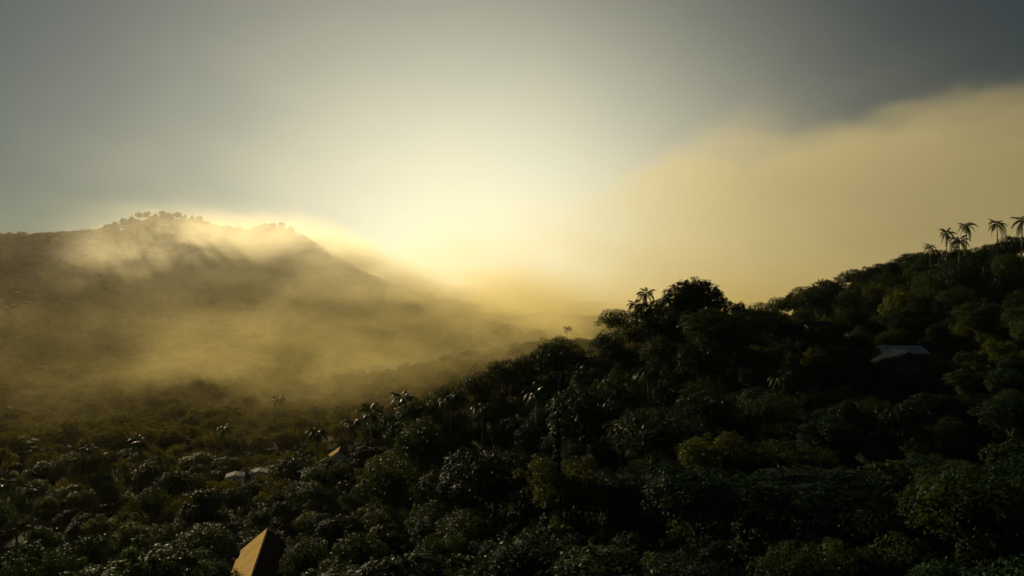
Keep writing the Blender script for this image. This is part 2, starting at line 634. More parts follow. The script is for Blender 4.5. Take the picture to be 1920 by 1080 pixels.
def make_palm(x, y, ztop, size, seed, label, group=None, base=None):
    """size 1 gives a crown about seven metres wide"""
    rng = random.Random(seed)
    zb = gz(x, y) if base is None else base
    h = max(3.0, ztop - zb - 1.2 * size)
    root = empty('palm_tree', (x, y, zb), rng.uniform(0, 6.28))
    tag(root, label, 'palm', group)
    bend = rng.uniform(-0.4, 0.4)
    path = [(0, 0, -0.8), (0.1, 0, h * .3), (bend * .5, 0.1, h * .65), (bend, 0.1, h)]
    v, f = tube(path, [0.26 * size, 0.2 * size, 0.17 * size, 0.14 * size], 8)
    link('trunk', mesh_from('trunk', v, f, PALE_BARK, True), root)
    v, f = tube([(bend, .1, h - 0.15), (bend, .1, h + 0.9 * size)], [0.15 * size, 0.06 * size], 7)
    link('crownshaft', mesh_from('crownshaft', v, f, FROND, True), root)
    n = rng.choice((15, 16, 17, 18))
    for k in range(n):
        u = k / n
        kind = 0 if u < 0.22 else 1 if u < 0.5 else 2 if u < 0.8 else 3
        az = k * 2.39996 + rng.uniform(-.25, .25)
        sc = size * rng.uniform(0.85, 1.1) * (0.82 if kind == 0 else 1)
        link('frond', FRONDS[kind], root, (bend, 0.1, h + 0.75 * size - 0.5 * size * u), (rng.uniform(-.15, .15), rng.uniform(-.18, .18), az), (sc, sc, sc))
    return root


def banana_leaf(seed, length, width, rise, droop):
    rng = random.Random(seed)
    n = 8
    V, Fc = [], []
    for i in range(n + 1):
        s = i / n
        x = length * s * (1 - 0.25 * droop * s)
        z = length * (rise * s - droop * s * s)
        wd = width * (math.sin(math.pi * min(1, 0.06 + 0.94 * s)) ** 0.6) * (1 if i < n else 0.15) * rng.uniform(0.85, 1.05) * .5
        if s < 0.12:
            wd = 0.05
        V += [(x, -wd, z + wd * .35), (x, 0, z), (x, wd, z + wd * .35)]
    for i in range(n):
        a, b = i * 3, i * 3 + 3
        Fc += [(a, b, b + 1, a + 1), (a + 1, b + 1, b + 2, a + 2)]
    return mesh_from('leaf', V, Fc, BANANA, True)


BLEAVES = [banana_leaf(1, 2.2, 0.55, 1.6, 0.7), banana_leaf(2, 2.3, 0.6, 1.15, 0.9), banana_leaf(3, 2.4, 0.6, 0.8, 1.0), banana_leaf(4, 1.9, 0.5, 0.4, 1.0)]


def make_banana(x, y, size, seed, label, group):
    rng = random.Random(seed)
    zb = gz(x, y)
    root = empty('banana_plant', (x, y, zb), rng.uniform(0, 6.28))
    tag(root, label, 'banana plant', group)
    h = 2.1 * size
    v, f = tube([(0, 0, -0.4), (0.03, 0, h * .5), (0.06, 0, h)], [0.16 * size, 0.13 * size, 0.07 * size], 7)
    link('stem', mesh_from('stem', v, f, BANANA, True), root)
    for k in range(9):
        kind = 0 if k < 2 else 1 if k < 5 else 2 if k < 7 else 3
        sc = size * rng.uniform(.85, 1.15)
        link('leaf', BLEAVES[kind], root, (0.06, 0, h - 0.06 * k * size), (rng.uniform(-.3, .3), rng.uniform(-.2, .2), k * 2.4 + rng.uniform(-.3, .3)), (sc, sc, sc))
    return root


# ------------------------------------------------------------------ houses


def roof_sheet_mesh(name, length, width, mat, waves=7, amp=0.004):
    """one corrugated sheet: lies in x (across) and y (down the slope)"""
    n = waves * 4
    V, Fc = [], []
    for j in (0, 1):
        for i in range(n + 1):
            V.append((width * i / n, length * j, amp * math.sin(2 * math.pi * i / 4)))
    for i in range(n):
        Fc.append((i, i + 1, n + 2 + i, n + 1 + i))
    o = len(V)
    V += [(v[0], v[1], v[2] - 0.02) for v in V[:o]]
    Fc += [tuple(reversed([k + o for k in q])) for q in Fc[:n]]
    return mesh_from(name, V, Fc, mat)


def box_mesh(name, lo, hi, mat):
    x0, y0, z0 = lo
    x1, y1, z1 = hi
    V = [(x0, y0, z0), (x1, y0, z0), (x1, y1, z0), (x0, y1, z0), (x0, y0, z1), (x1, y0, z1), (x1, y1, z1), (x0, y1, z1)]
    Fc = [(0, 3, 2, 1), (4, 5, 6, 7), (0, 1, 5, 4), (1, 2, 6, 5), (2, 3, 7, 6), (3, 0, 4, 7)]
    return mesh_from(name, V, Fc, mat)


def gable_house(name, loc, rz, length, half, wall_h, pitch, label, cat='house', group=None, wall_mat=PLASTER, mats=(TIN_PALE_LIT, TIN_PALE_LIT),
                sheets=8, overhang=0.4, jag=0.0, seed=0, detail=True, ridge_cap=True):
    """ridge along local +Y; two slopes of sheets, walls with a gable, windows and a door"""
    rng = random.Random(seed)
    root = empty(name, loc, rz)
    tag(root, label, cat, group)
    rise = half * math.tan(pitch)
    L = length / 2
    V = [(-half, -L, -1.5), (half, -L, -1.5), (half, L, -1.5), (-half, L, -1.5), (-half, -L, wall_h), (half, -L, wall_h), (half, L, wall_h), (-half, L, wall_h),
         (0, -L, wall_h + rise - .06), (0, L, wall_h + rise - .06)]
    Fc = [(0, 3, 2, 1), (0, 1, 5, 8, 4), (1, 2, 6, 5), (2, 3, 7, 9, 6), (3, 0, 4, 7), (4, 8, 9, 7), (5, 6, 9, 8)]
    wall = link('wall', mesh_from('wall', V, Fc, wall_mat), root)
    if detail:
        for yy in np.arange(-L + 1.2, L - 0.5, 2.4):
            for sx in (-1, 1):
                fr = link('window', box_mesh('window', (sx * half - .03, yy, 0.9), (sx * half + .05, yy + .9, 1.9), TIMBER), root)
                link('pane', box_mesh('pane', (sx * half - .02 if sx > 0 else sx * half - .06, yy + .07, .97), (sx * half + .06 if sx > 0 else sx * half + .02, yy + .83, 1.83), GLASS), fr)
        link('door', box_mesh('door', (-.45, -L - .05, -.2), (.45, -L + .03, 1.9), TIMBER), root)
    sl = (half + overhang) / math.cos(pitch)
    wd = (length + 2 * overhang) / sheets
    for side, mat in ((-1, mats[0]), (1, mats[1])):
        me = roof_sheet_mesh('roof_sheet', sl, wd * 1.04, mat)
        for k in range(sheets):
            # sheet x runs along the ridge, sheet y runs down the slope
            yk = -L - overhang + k * wd
            o = link('roof_sheet', me, root)
            ax = Vector((0, 1, 0)) if side > 0 else Vector((0, 1, 0))
            dn = Vector((side * math.cos(pitch), 0, -math.sin(pitch)))
            nz = Vector((side * math.sin(pitch), 0, math.cos(pitch)))
            lift = 0.05 + 0.025 * (k % 2)
            cut = 1.0 - (rng.uniform(0, jag) if jag and k >= sheets - 3 else rng.uniform(0, 0.012))
            M = Matrix((ax, dn * cut, nz)).transposed().to_4x4()
            M.translation = Vector((0, yk, wall_h + rise)) + nz * lift
            o.matrix_local = M
    if ridge_cap:
        rc = 0.22
        V = [(-rc, -L - overhang, wall_h + rise - rc * math.tan(pitch) + .13), (0, -L - overhang, wall_h + rise + .15), (rc, -L - overhang, wall_h + rise - rc * math.tan(pitch) + .13)]
        V += [(a, L + overhang, c) for a, b, c in V]
        V += [(a, b, c - .03) for a, b, c in V]
        Fc = [(0, 1, 4, 3), (1, 2, 5, 4), (7, 6, 9, 10), (8, 7, 10, 11), (0, 3, 9, 6), (2, 8, 11, 5)]
        link('ridge_cap', mesh_from('ridge_cap', V, Fc, mats[0]), root)
    return root


def face_az(px_vp):
    """rotation that points local +Y at the vanishing point px"""
    return -math.atan2(px_vp - 960, F)


HOUSES = []          # (px, py, r_px) kept clear of scattered trees


def house_at(px, py, Y, height, **kw):
    """roof ridge centre at pixel (px, py), distance Y; height from ground reference to the ridge"""
    p = at(px, py, Y)
    HOUSES.append((p.x, p.y, kw['half'] + 2.0, kw['length'] / 2 + 2.0))
    return gable_house(loc=(p.x, p.y, p.z - height), **kw)


# near house, bottom of the frame
pit = R(39)
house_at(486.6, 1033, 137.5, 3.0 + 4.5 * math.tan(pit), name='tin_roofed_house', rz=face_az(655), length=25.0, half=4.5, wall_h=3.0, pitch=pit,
         label='house with steep tin roof at the bottom, left slope golden and ragged, right slope dark', mats=(TIN_PALE_LIT, TIN_SHADED_RUST), sheets=16, jag=0.35, seed=3)  # lit and shaded slopes each get their own sheet colour
# gable end among the leaves, further up
pit = R(34)
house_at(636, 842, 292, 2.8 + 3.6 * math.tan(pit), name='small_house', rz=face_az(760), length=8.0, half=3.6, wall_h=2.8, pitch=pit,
         label='small house whose golden gable roof peeps out above a leafy tree below the mist', mats=(TIN_PALE_LIT, TIN_SHADED_RUST), sheets=6, seed=5)
pit = R(15)
for px, py, rz, lb in ((441, 881, 0.28, 'little white walled house, left one of the pair in the dark trees'),
                       (486, 874, 0.22, 'little white walled house, right one of the pair in the dark trees')):
    house_at(px, py + 6, 272, 2.6 + 2.7 * math.tan(pit), name='white_house', rz=rz, length=5.0, half=2.7, wall_h=2.6, pitch=pit, label=lb, group='white houses in the dark trees', sheets=4, seed=px, mats=(PLASTER, PLASTER))
# pale roofs in the golden mist
pit = R(22)
for px, py, Y, rz, ln, lb in ((722, 687, 560, -1.1, 19, 'long pale roofed building in the misty valley, left of two side by side'),
                              (762, 690, 570, -1.15, 14, 'pale roofed building in the misty valley, right of two side by side'),
                              (816, 637, 900, 1.45, 13, 'small pale roof glinting higher in the golden mist')):
    house_at(px, py, Y, 3 + 3.4 * math.tan(pit), name='valley_building', rz=rz, length=ln, half=4.0, wall_h=3.0, pitch=pit, label=lb, group='pale roofs in the misty valley', mats=(PLASTER, PLASTER), sheets=6, seed=px)
for px, py, Y, ln, half, lb in ((1094, 607, 1040, 26, 5, 'long low bright roofed hall on the far valley floor beside the dark ridge'),
                          (1000, 606, 1040, 8, 3.5, 'tiny bright roof on the far valley floor, left of the long hall'),
                          (985, 597, 1250, 9, 3.5, 'tiny roof in the glow on the far valley floor'),
                          (1026, 594, 1300, 8, 3.5, 'tiny roof at the foot of the glowing fog'),
                          (925, 609, 1000, 10, 3.5, 'low roof just under the brightest mist')):
    house_at(px, py, Y, 3 + half * math.tan(pit), name='distant_building', rz=1.5, length=ln, half=half, wall_h=3.0, pitch=pit, label=lb, group='roofs on the far valley floor', sheets=5, seed=px, detail=False)
for px, py, Y, rz, ln, lb in ((185, 523, 1110, 1.2, 11, 'pale roof on the misty hill, lower left of the hill top'),
                              (258, 517, 1120, 1.57, 9, 'pale flat looking roof on the misty hill below the summit trees'),
                              (286, 516, 1120, 0.9, 6, 'small pale roof right of the flat looking one on the hill'),
                              (48, 571, 1010, 1.57, 9, 'pale roof low on the misty hill near the left edge'),
                              (27, 571, 1010, 1.5, 6, 'small pale roof beside the low one near the left edge'),
                              (53, 565, 1020, 1.3, 6, 'small roof just above the low one near the left edge'),
                              (5, 561, 1020, 1.4, 5, 'tiny roof at the very left edge of the hill'),
                              (13, 575, 1000, 1.2, 4, 'tiny roof below the others at the left edge'),
                              (66, 540, 1070, 0.4, 4, 'tiny lone roof above the cluster at the left edge'),
                              (34, 547, 1050, 1.4, 5, 'tiny roof left of the lone one near the left edge'),
                              (192, 537, 1080, 0.6, 4, 'tiny roof below the pale one on the hill')):
    p = at(px, py, Y)
    house_at(px, py, Y, max(3.0, p.z - gz(p.x, p.y)), name='hillside_house', rz=rz, length=ln, half=2.6, wall_h=max(1.6, p.z - gz(p.x, p.y) - 1.1), pitch=pit, label=lb, group='houses on the misty hill', wall_mat=TIMBER, sheets=4, seed=px, detail=False)
# houses on the right, dark slope
p = at(1686, 649, 152)
pit = R(20)
house_at(1686, 649, 152, 2.9 + 3.0 * math.tan(pit), name='hillside_bungalow', rz=R(90) - 0.03, length=7.6, half=3.0, wall_h=2.9, pitch=pit,
         label='bungalow with a long pale grey tin roof on the dark right slope', mats=(TIN_GREY, TIN_GREY), wall_mat=TIMBER, sheets=8, seed=9)
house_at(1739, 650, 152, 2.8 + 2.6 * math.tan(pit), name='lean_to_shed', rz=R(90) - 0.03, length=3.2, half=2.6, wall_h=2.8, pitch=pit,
         label='shed with striped rusty roof joined to the right end of the pale roofed bungalow', cat='shed', mats=(TIN_SHADED_RUST, TIN_SHADED_RUST), wall_mat=TIMBER, sheets=5, seed=10)
pit = R(30)
house_at(1688, 657, 142, 2.4 + 3.6 * math.tan(pit), name='dark_roofed_house', rz=R(-6), length=7.0, half=3.6, wall_h=2.4, pitch=pit,
         label='house with a dark blue gable roof in front of the pale roofed bungalow', mats=(TIN_DARK, TIN_DARK), wall_mat=TIMBER, sheets=6, seed=11)
house_at(1532, 603, 190, 2.4 + 2.8 * math.tan(R(16)), name='dark_roofed_shed', rz=R(80), length=5.0, half=2.6, wall_h=2.4, pitch=R(16),
         label='low dark blue roofed shed in the saddle of the right ridge', cat='shed', mats=(TIN_DARK, TIN_DARK), wall_mat=TIMBER, sheets=5, seed=12)
house_at(1606, 620, 180, 2.4 + 2.6 * math.tan(R(16)), name='dark_roofed_shed', rz=R(96), length=4.6, half=2.4, wall_h=2.4, pitch=R(16),
         label='barely lit low roofed shed up slope of the pale roofed bungalow', cat='shed', mats=(TIN_DARK, TIN_DARK), wall_mat=TIMBER, sheets=5, seed=13)

# ------------------------------------------------------------------ trees

TREES = []           # dict(x, y, top, rad, proto, label, group, name)


def want_tree(px, py, Y, rpx, proto, label=None, group=None, name='broadleaf_tree', cat='tree'):
    p = at(px, py, Y)
    TREES.append(dict(x=p.x, y=p.y, top=p.z, rad=rpx / F * Y, proto=proto, label=label, group=group, name=name, cat=cat, hero=True))


# skyline and edge trees, left to right
want_tree(1300, 518, 172, 72, DOME, 'tallest dome shaped dark tree on the skyline in the middle of the ridge')
want_tree(1228, 558, 178, 46, NEAR[9], 'dark round tree leaning against the left of the dome shaped tree')
want_tree(1160, 578, 186, 42, AIRY, 'tree with sky showing through its crown at the left end of the dark ridge')
want_tree(1140, 618, 184, 36, NEAR[1], 'last low tree of the dark ridge, beside the misty valley')
want_tree(1385, 563, 182, 17, NEAR[4], 'small pointed tree in the notch right of the dome shaped tree')
want_tree(1420, 565, 190, 26, NEAR[0], 'small dark tree right of the pointed one on the saddle')
want_tree(1468, 556, 196, 32, AIRY, 'thin crowned tree with bare twigs in the saddle of the ridge')
want_tree(1512, 536, 325, 30, AIRY, 'feathery flat topped tree where the upper ridge begins')
SKY = [(1560, 522, 330, 32), (1602, 503, 330, 34), (1640, 492, 325, 30), (1680, 484, 318, 30), (1716, 470, 305, 34), (1752, 466, 285, 30), (1790, 474, 270, 28),
       (1830, 462, 255, 28), (1862, 452, 245, 28), (1890, 440, 238, 28), (1925, 440, 232, 30), (1955, 430, 225, 30)]
for i, (px, py, Y, r) in enumerate(SKY):
    want_tree(px, py, Y, r, [NEAR[9], NEAR[0], NEAR[7], NEAR[3]][i % 4], 'dark leafy tree in the row along the upper right skyline', 'trees along the upper right skyline')
EDGE = [(1052, 632, 192, 44), (1000, 655, 192, 42), (950, 672, 190, 42), (898, 694, 188, 44), (842, 720, 186, 46), (800, 738, 190, 34), (1090, 655, 180, 36)]
for i, (px, py, Y, r) in enumerate(EDGE):
    want_tree(px, py, Y, r, [NEAR[3], NEAR[2], NEAR[0], NEAR[3]][i % 4], 'glossy leaved tree on the edge of the dark slope against the misty valley', 'trees on the edge of the dark slope')
want_tree(618, 855, 205, 52, NEAR[2], 'glossy leaved tree in front of the golden gable roof')
want_tree(722, 845, 170, 36, NEAR[5], 'bright yellow green leaved tree, lighter than the dark ones round it')
want_tree(590, 900, 180, 36, NEAR[2], 'shiny leaved tree below and left of the golden gable roof')
want_tree(1245, 760, 96, 120, NEAR[3], 'broad tree full of small bright glints in the middle of the dark slope')
want_tree(1440, 735, 104, 75, NEAR[3], 'tree with a greenish lit crown top right of the middle of the dark slope')
want_tree(1520, 880, 70, 150, NEAR[9], 'large round tree with many small glints at the lower right')
want_tree(1690, 540, 200, 42, NEAR[5], 'flat crowned green tree above the pale roofed bungalow')
want_tree(1900, 725, 100, 60, NEAR[2], 'greenish tree at the right edge below the upper slope')
want_tree(414, 1046, 120, 47, NEAR[0], 'dark tree hiding the lower left corner of the near tin roof')
want_tree(574, 1004, 122, 47, NEAR[2], 'glossy leaved tree just right of the near tin roof')
want_tree(1645, 676, 130, 24, NEAR[0], 'low dark tree before the left corner of the dark blue roofed house')
want_tree(1698, 690, 128, 30, NEAR[2], 'low dark tree before the front of the dark blue roofed house')
want_tree(1758, 668, 130, 26, NEAR[3], 'low dark tree before the striped rusty shed roof')
want_tree(1526, 614, 170, 34, NEAR[1], 'dark tree hiding the walls of the shed in the saddle')
want_tree(1600, 628, 165, 32, NEAR[0], 'dark tree hiding the walls of the barely lit shed')
for px, py, Y, r in ((1300, 560, 166, 58), (1245, 585, 170, 48), (1190, 600, 176, 42), (1350, 580, 172, 40), (1150, 640, 178, 36), (1400, 592, 176, 34), (1445, 582, 190, 36)):
    want_tree(px, py, Y, r, NEAR[(px // 5) % 5], 'dark tree closing the slope right under the dome shaped tree and its neighbours', 'trees just under the middle skyline')
want_tree(330, 880, 245, 36, NEAR[0], 'round dark tree left of the two white houses')

GRID = 4
GW, GH = 1920 // GRID, 1080 // GRID
zbuf = np.full((GH, GW), 1e9)


def stamp(px, py, rx, ry, Y, test=False):
    x0, x1 = int((px - rx) / GRID), int((px + rx) / GRID) + 1
    y0, y1 = int((py - ry) / GRID), int((py + ry) / GRID) + 1
    x0, y0, x1, y1 = max(0, x0), max(0, y0), min(GW, x1), min(GH, y1)
    if x0 >= x1 or y0 >= y1:
        return 0
    yy, xx = np.mgrid[y0:y1, x0:x1]
    m = (((xx + .5) * GRID - px) / rx) ** 2 + (((yy + .5) * GRID - py) / ry) ** 2 < 1
    sub = zbuf[y0:y1, x0:x1]
    new = m & (sub > Y)
    if not test:
        sub[new] = Y
    return int(new.sum())


# terrain occlusion: coarse depth of the ground itself
def ground_depth():
    for col in range(GW):
        ax = ((col + .5) * GRID - 960) / F
        ys = np.concatenate([np.arange(30, 420, 4.0), np.arange(420, 1600, 12.0)])
        z = ground_z(ax * ys, ys) + 1.5
        py = 540 - F * z / ys
        lo = GH
        for y, q in zip(ys, py):
            r = int(q / GRID)
            if r < lo:
                a = max(0, r)
                if a < GH and lo > a:
                    seg = zbuf[a:min(lo, GH), col]
                    np.minimum(seg, y + 6, out=seg)
                lo = max(r, 0)


ground_depth()

# the outline of the dark slope: scattered trees stay below it
SKYLINE = np.array([(-100, 820), (300, 835), (520, 860), (600, 835), (700, 785), (760, 752), (830, 722), (900, 692), (1000, 654), (1050, 634), (1110, 615), (1150, 582), (1200, 566), (1250, 542),
                    (1300, 522), (1340, 534), (1372, 572), (1400, 567), (1480, 557), (1500, 542), (1560, 524), (1600, 505), (1680, 486), (1750, 468), (1800, 466), (1860, 451), (1920, 437), (2000, 425)], float)
rng = np.random.default_rng(5)
# scattered trees of the near slope and the near valley
cand = []
tries = 0
while tries < 26000 and len(cand) < 1500:
    tries += 1
    px = rng.uniform(-60, 1980)
    Y = math.exp(rng.uniform(math.log(48), math.log(340)))
    x = (px - 960) / F * Y
    z = gz(x, Y)
    rad = (2.6 + 4.6 * rng.random() ** 1.6) * (0.75 if Y < 95 else 1.0)
    h = rad * rng.uniform(1.4, 3.1)
    if Y < 95:
        h = rad * rng.uniform(1.3, 2.3)
    ppx, ppy = project(x, Y, z + h * .6)
    if ppy > 1150 or ppy < 380:
        continue
    if 640 < px < 1040 and Y < 96 and rng.random() < 0.75:
        continue
    ceil_y = np.interp(px, SKYLINE[:, 0], SKYLINE[:, 1])
    if project(x, Y, z + h)[1] < ceil_y:
        h = (540 - ceil_y - rng.uniform(-7, 18)) / F * Y - z
        if h < rad * 1.05:
            continue
    if any(abs(x - hx) < hw + rad * .6 and -hl - rad < (Y - hy) < hl + rad * .5 for hx, hy, hw, hl in HOUSES[:6]):
        continue
    if any(abs(x - hx) < hw + hl + rad * .5 and abs(Y - hy) < hw + hl + rad for hx, hy, hw, hl in HOUSES[-5:]):
        continue
    if any((x - c['x']) ** 2 + (Y - c['y']) ** 2 < (0.72 * (rad + c['rad'])) ** 2 for c in cand):
        continue
    if any((x - c['x']) ** 2 + (Y - c['y']) ** 2 < (0.62 * (rad + c['rad'])) ** 2 for c in TREES):
        continue
    cand.append(dict(x=x, y=Y, top=z + h, rad=rad, proto=(NEAR + [AIRY])[rng.choice(11, p=[.12, .11, .11, .11, .10, .03, .13, .09, .04, .10, .06])], label=None, group=None, name='broadleaf_tree', cat='tree', hero=False))

# keep sight lines to the houses clear: drop trees that would stand in front of them
SIGHT = [(485, 1045, 140, 36, 40), (636, 846, 292, 10, 10), (441, 884, 272, 12, 8), (487, 876, 272, 10, 8), (1700, 660, 140, 58, 22), (1532, 606, 190, 24, 8)]


def blocks(c):
    zc = c['top'] - c['rad'] * .7
    px, py = project(c['x'], c['y'], zc)
    rx = c['rad'] / c['y'] * F
    for sx, sy, sY, wx, wy in SIGHT:
        if c['y'] < sY - 4 and abs(px - sx) < rx * .85 + wx and abs(py - sy) < rx * .75 + wy:
            return True
    return False




def shades(c):
    """the near tin roof and the gable roof stand clear of trees on their sunny side"""
    hx, hy = math.sin(SUN_AZ), math.cos(SUN_AZ)
    for ax, ay, az, w_, reach in ((-44, 138, -48.5, 13, 110), (-62.8, 292, -59.5, 7, 70)):
        dx, dy = c['x'] - ax, c['y'] - ay
        along, side = dx * hx + dy * hy, abs(dx * hy - dy * hx)
        if -6 < along < reach and side < w_ + c['rad'] and c['top'] > az + max(0, along - c['rad']) * math.tan(SUN_EL):
            return True
    return False


cand = [c for c in cand if not blocks(c) and not shades(c)]
allt = TREES + cand
allt.sort(key=lambda c: c['y'])
vis = []
for c in allt:
    zc = c['top'] - c['rad'] * .75
    px, py = project(c['x'], c['y'], zc)
    rx = c['rad'] / c['y'] * F
    got = stamp(px, py, rx * .92, rx * .72, c['y'])
    if got * GRID * GRID > (60 if c['hero'] else 90):
        c['got'] = got
        vis.append(c)
vis.sort(key=lambda c: -(c['got'] + (1e6 if c['hero'] else 0)))
SINGLE, REST = vis[:292], [c for c in vis[292:] if c['y'] > 210]
print('visible near trees', len(vis), 'of', len(allt))


def zone(c):
    px, py = project(c['x'], c['y'], c['top'])
    d = c['y']
    if px < 540 and d < 215:
        return 'dark tree in the shaded hollow at the lower left', 'trees in the lower left hollow'
    if px < 760 and d >= 215:
        return 'gilded tree on the valley floor below the mist', 'trees on the valley floor'
    if px < 1120 and d > 150:
        return 'dark tree on the valley side of the slope', 'trees on the valley side of the slope'
    if py > 930:
        return 'low tree with small glints along the bottom edge', 'low trees along the bottom edge'
    if px < 1120:
        return 'dark tree in the shaded gully left of mid slope', 'trees in the shaded gully'
    if d > 190:
        return 'dark tree high on the right slope under the skyline', 'trees high on the right slope'
    if px < 1500:
        return 'dark tree mid way up the right slope', 'trees on the middle slope'
    return 'almost black tree on the lower right slope', 'trees on the lower right slope'


WORDS = ['round headed', 'tall domed', 'large leaved', 'broad headed', 'upright', 'pale leaved', 'narrow', 'flat topped', 'small leaved olive', 'many lobed', 'airy thin crowned']
KIND = {id(p): w_ for p, w_ in zip(NEAR + [AIRY], WORDS)}


def place(c):
    x, y = c['x'], c['y']
    zb = gz(x, y)
    pr = c['proto']
    if not c['hero'] and c['y'] > 215 and project(x, y, zb)[0] < 800:
        pr = c['proto'] = [NEAR[2], NEAR[3], NEAR[6], NEAR[5], NEAR[8]][int(x * 7 + y) % 5]
    s = c['rad'] / pr['rad']
    sz = max(0.45 * s, min(1.9 * s, (c['top'] - zb) / pr['top']))
    base = c['top'] - sz * pr['top']
    if base > zb:                       # reach the ground with the trunk by a taller tree
        sz = (c['top'] - zb) / pr['top']
        base = zb
    lab, grp = (c['label'], c['group']) if c['label'] else zone(c)
    if not c['label']:
        size = 'small ' if c['rad'] < 3.3 else 'big ' if c['rad'] > 4.9 else ''
        lab = size + KIND[id(pr)] + ' ' + lab
    root = empty(c['name'], (x, y, base), random.uniform(0, 6.28))
    root.scale = (s, s, sz)
    tag(root, lab, c['cat'], grp)
    link('trunk', pr['trunk'], root)
    link('crown', pr['crown'], root)


for c in SINGLE:
    place(c)

# palms
PALMS = [  # px, crown top py, Y, size, label, group
    (1745, 460, 262, 0.65, 'low palm whose fronds just clear the trees, leftmost of the skyline palms'),
    (1774, 434, 255, 0.9, 'skyline palm second from the left, beside the lower drooping one'),
    (1797, 447, 240, 1.02, 'drooping skyline palm in the middle of the clump of three'),
    (1812, 421, 250, 0.86, 'tall slender skyline palm, right one of the clump of three'),
    (1870, 416, 240, 0.95, 'skyline palm with hanging fronds standing apart right of the clump'),
    (1917, 411, 230, 0.95, 'skyline palm cut by the right edge of the picture'),
    (1212, 546, 182, 0.78, 'palm with its crown against the glow left of the dome shaped tree'),
    (1192, 568, 180, 0.72, 'arching palm just below the one left of the dome shaped tree'),
    (258, 824, 255, 1.25, 'tall dark palm rising alone from the valley at the left'),
    (162, 838, 262, 1.05, 'shorter dark palm left of the tall lone one'),
    (755, 742, 205, 1.15, 'palm on the valley edge, uppermost of the dark group by the slope'),
    (697, 768, 212, 1.3, 'broad crowned palm in the dark group above the golden gable roof'),
    (664, 790, 222, 1.05, 'feathery palm above the golden gable roof'),
    (596, 806, 235, 1.15, 'drooping palm left of the feathery one, above the gable roof'),
    (776, 815, 180, 1.0, 'dark palm half lost in the shaded slope'),
    (1004, 730, 150, 0.95, 'small palm in front of the edge of the slope'),
    (1215, 690, 130, 0.9, 'green lit palm in the middle of the slope'),
    (1064, 614, 560, 1.05, 'hazy palm against the mist left of the dark ridge'),
    (5, 905, 225, 1.2, 'palm at the left edge above the dark hollow'),
    (845, 742, 172, 1.0, 'palm with drooping fronds behind the shaded gully, right of the dark group'),
    (905, 760, 158, 0.85, 'slim palm over the shaded gully'),
    (1085, 690, 165, 0.95, 'palm among the glossy trees left of the dome shaped tree'),
    (1140, 745, 120, 0.8, 'small palm low in the middle of the slope left of the green lit one'),
    (1355, 655, 150, 0.9, 'dark palm on the slope under the notch in the skyline'),
    (1585, 560, 240, 0.9, 'dark palm below the upper skyline, left of the flat crowned tree'),
    (1800, 600, 170, 0.9, 'dark palm up slope right of the pale roofed bungalow'),
    (1470, 700, 118, 0.75, 'small dark palm left of the bungalow, lower on the slope'),
    (60, 915, 215, 1.0, 'dark palm in the lower left hollow right of the palm at the edge'),
    (420, 800, 300, 1.1, 'hazy palm in the valley right of the tall lone palm'),
    (520, 745, 410, 1.3, 'small hazy palm deep in the golden valley'),
    (1835, 480, 235, 0.9, 'palm whose pale trunk stands out on the upper right slope'),
]
for i, (px, py, Y, s, lb) in enumerate(PALMS):
    p = at(px, py, Y)
    make_palm(p.x, p.y, p.z, s, i + 40, lb)

# banana plants in the foreground
nb = 0
brng = np.random.default_rng(8)
spots = []
while nb < 70:
    px, py = brng.uniform(560, 1060), brng.uniform(925, 1090)
    if brng.random() < 0.12:
        px, py = brng.uniform(1480, 1900), brng.uniform(690, 860)
    Y = 60 + (1090 - py) * 0.2 + (960 - px) * 0.05 if px < 1400 else 120 - (py - 690) * .2
    x = (px - 960) / F * Y
    if any((x - a) ** 2 + (Y - b) ** 2 < 1.7 ** 2 for a, b in spots):
        continue
    spots.append((x, Y))
    left = px < 1400
    make_banana(x, Y, brng.uniform(0.8, 1.35), nb, 'banana plant with glinting leaves in the thicket along the bottom' if left else 'banana plant catching pale glints on the right slope',
                'banana plants in the bottom thicket' if left else 'banana plants on the right slope')
    nb += 1

# vine-clad dead trunk and bare pale trunks
def vine_trunk(px, py, Y, h, label):
    p = at(px, py, Y)
    zb = p.z - h
    root = empty('vine_covered_trunk', (p.x, p.y, zb))
    tag(root, label, 'tree trunk')
    v, f = tube([(0, 0, -1), (.1, 0, h * .5), (.05, .05, h)], [.26, .22, .16], 8)
    link('trunk', mesh_from('trunk', v, f, BARK, True), root)
    r = np.random.default_rng(4)
    n = 1500
    z = r.uniform(h * .1, h * 1.02, n)
    a = r.uniform(0, 6.28, n)
    rr = .25 + .35 * r.random(n) * (0.6 + .5 * np.sin(z * 2.1))
    C = np.stack([rr * np.cos(a), rr * np.sin(a), z], 1)
    N = unit(np.stack([np.cos(a), np.sin(a), .5 + 0 * a], 1) + r.normal(size=(n, 3)) * .3)
    V, Q = leaves(C, N, r.normal(size=(n, 3)) + [0, 0, -1], r.uniform(.2, .42, n), r.uniform(.12, .26, n))
    tag(link('vine', mesh_quads('vine', V, Q, LEAF_DARK), root), kind='stuff')


vine_trunk(1045, 795, 82, 13.5, 'tall trunk wrapped in vines standing upright in the middle of the foreground')

# ------------------------------------------------------------------ far woods, one mass each
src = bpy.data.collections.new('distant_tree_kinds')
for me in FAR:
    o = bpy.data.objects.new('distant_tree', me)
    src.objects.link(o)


low = bpy.data.collections.new('bush_kinds')
for k, me in enumerate(FAR):
    me = me.copy()
    me.materials[0] = LEAF_DARK if k % 2 else LEAF_MID
    low.objects.link(bpy.data.objects.new('bush', me))


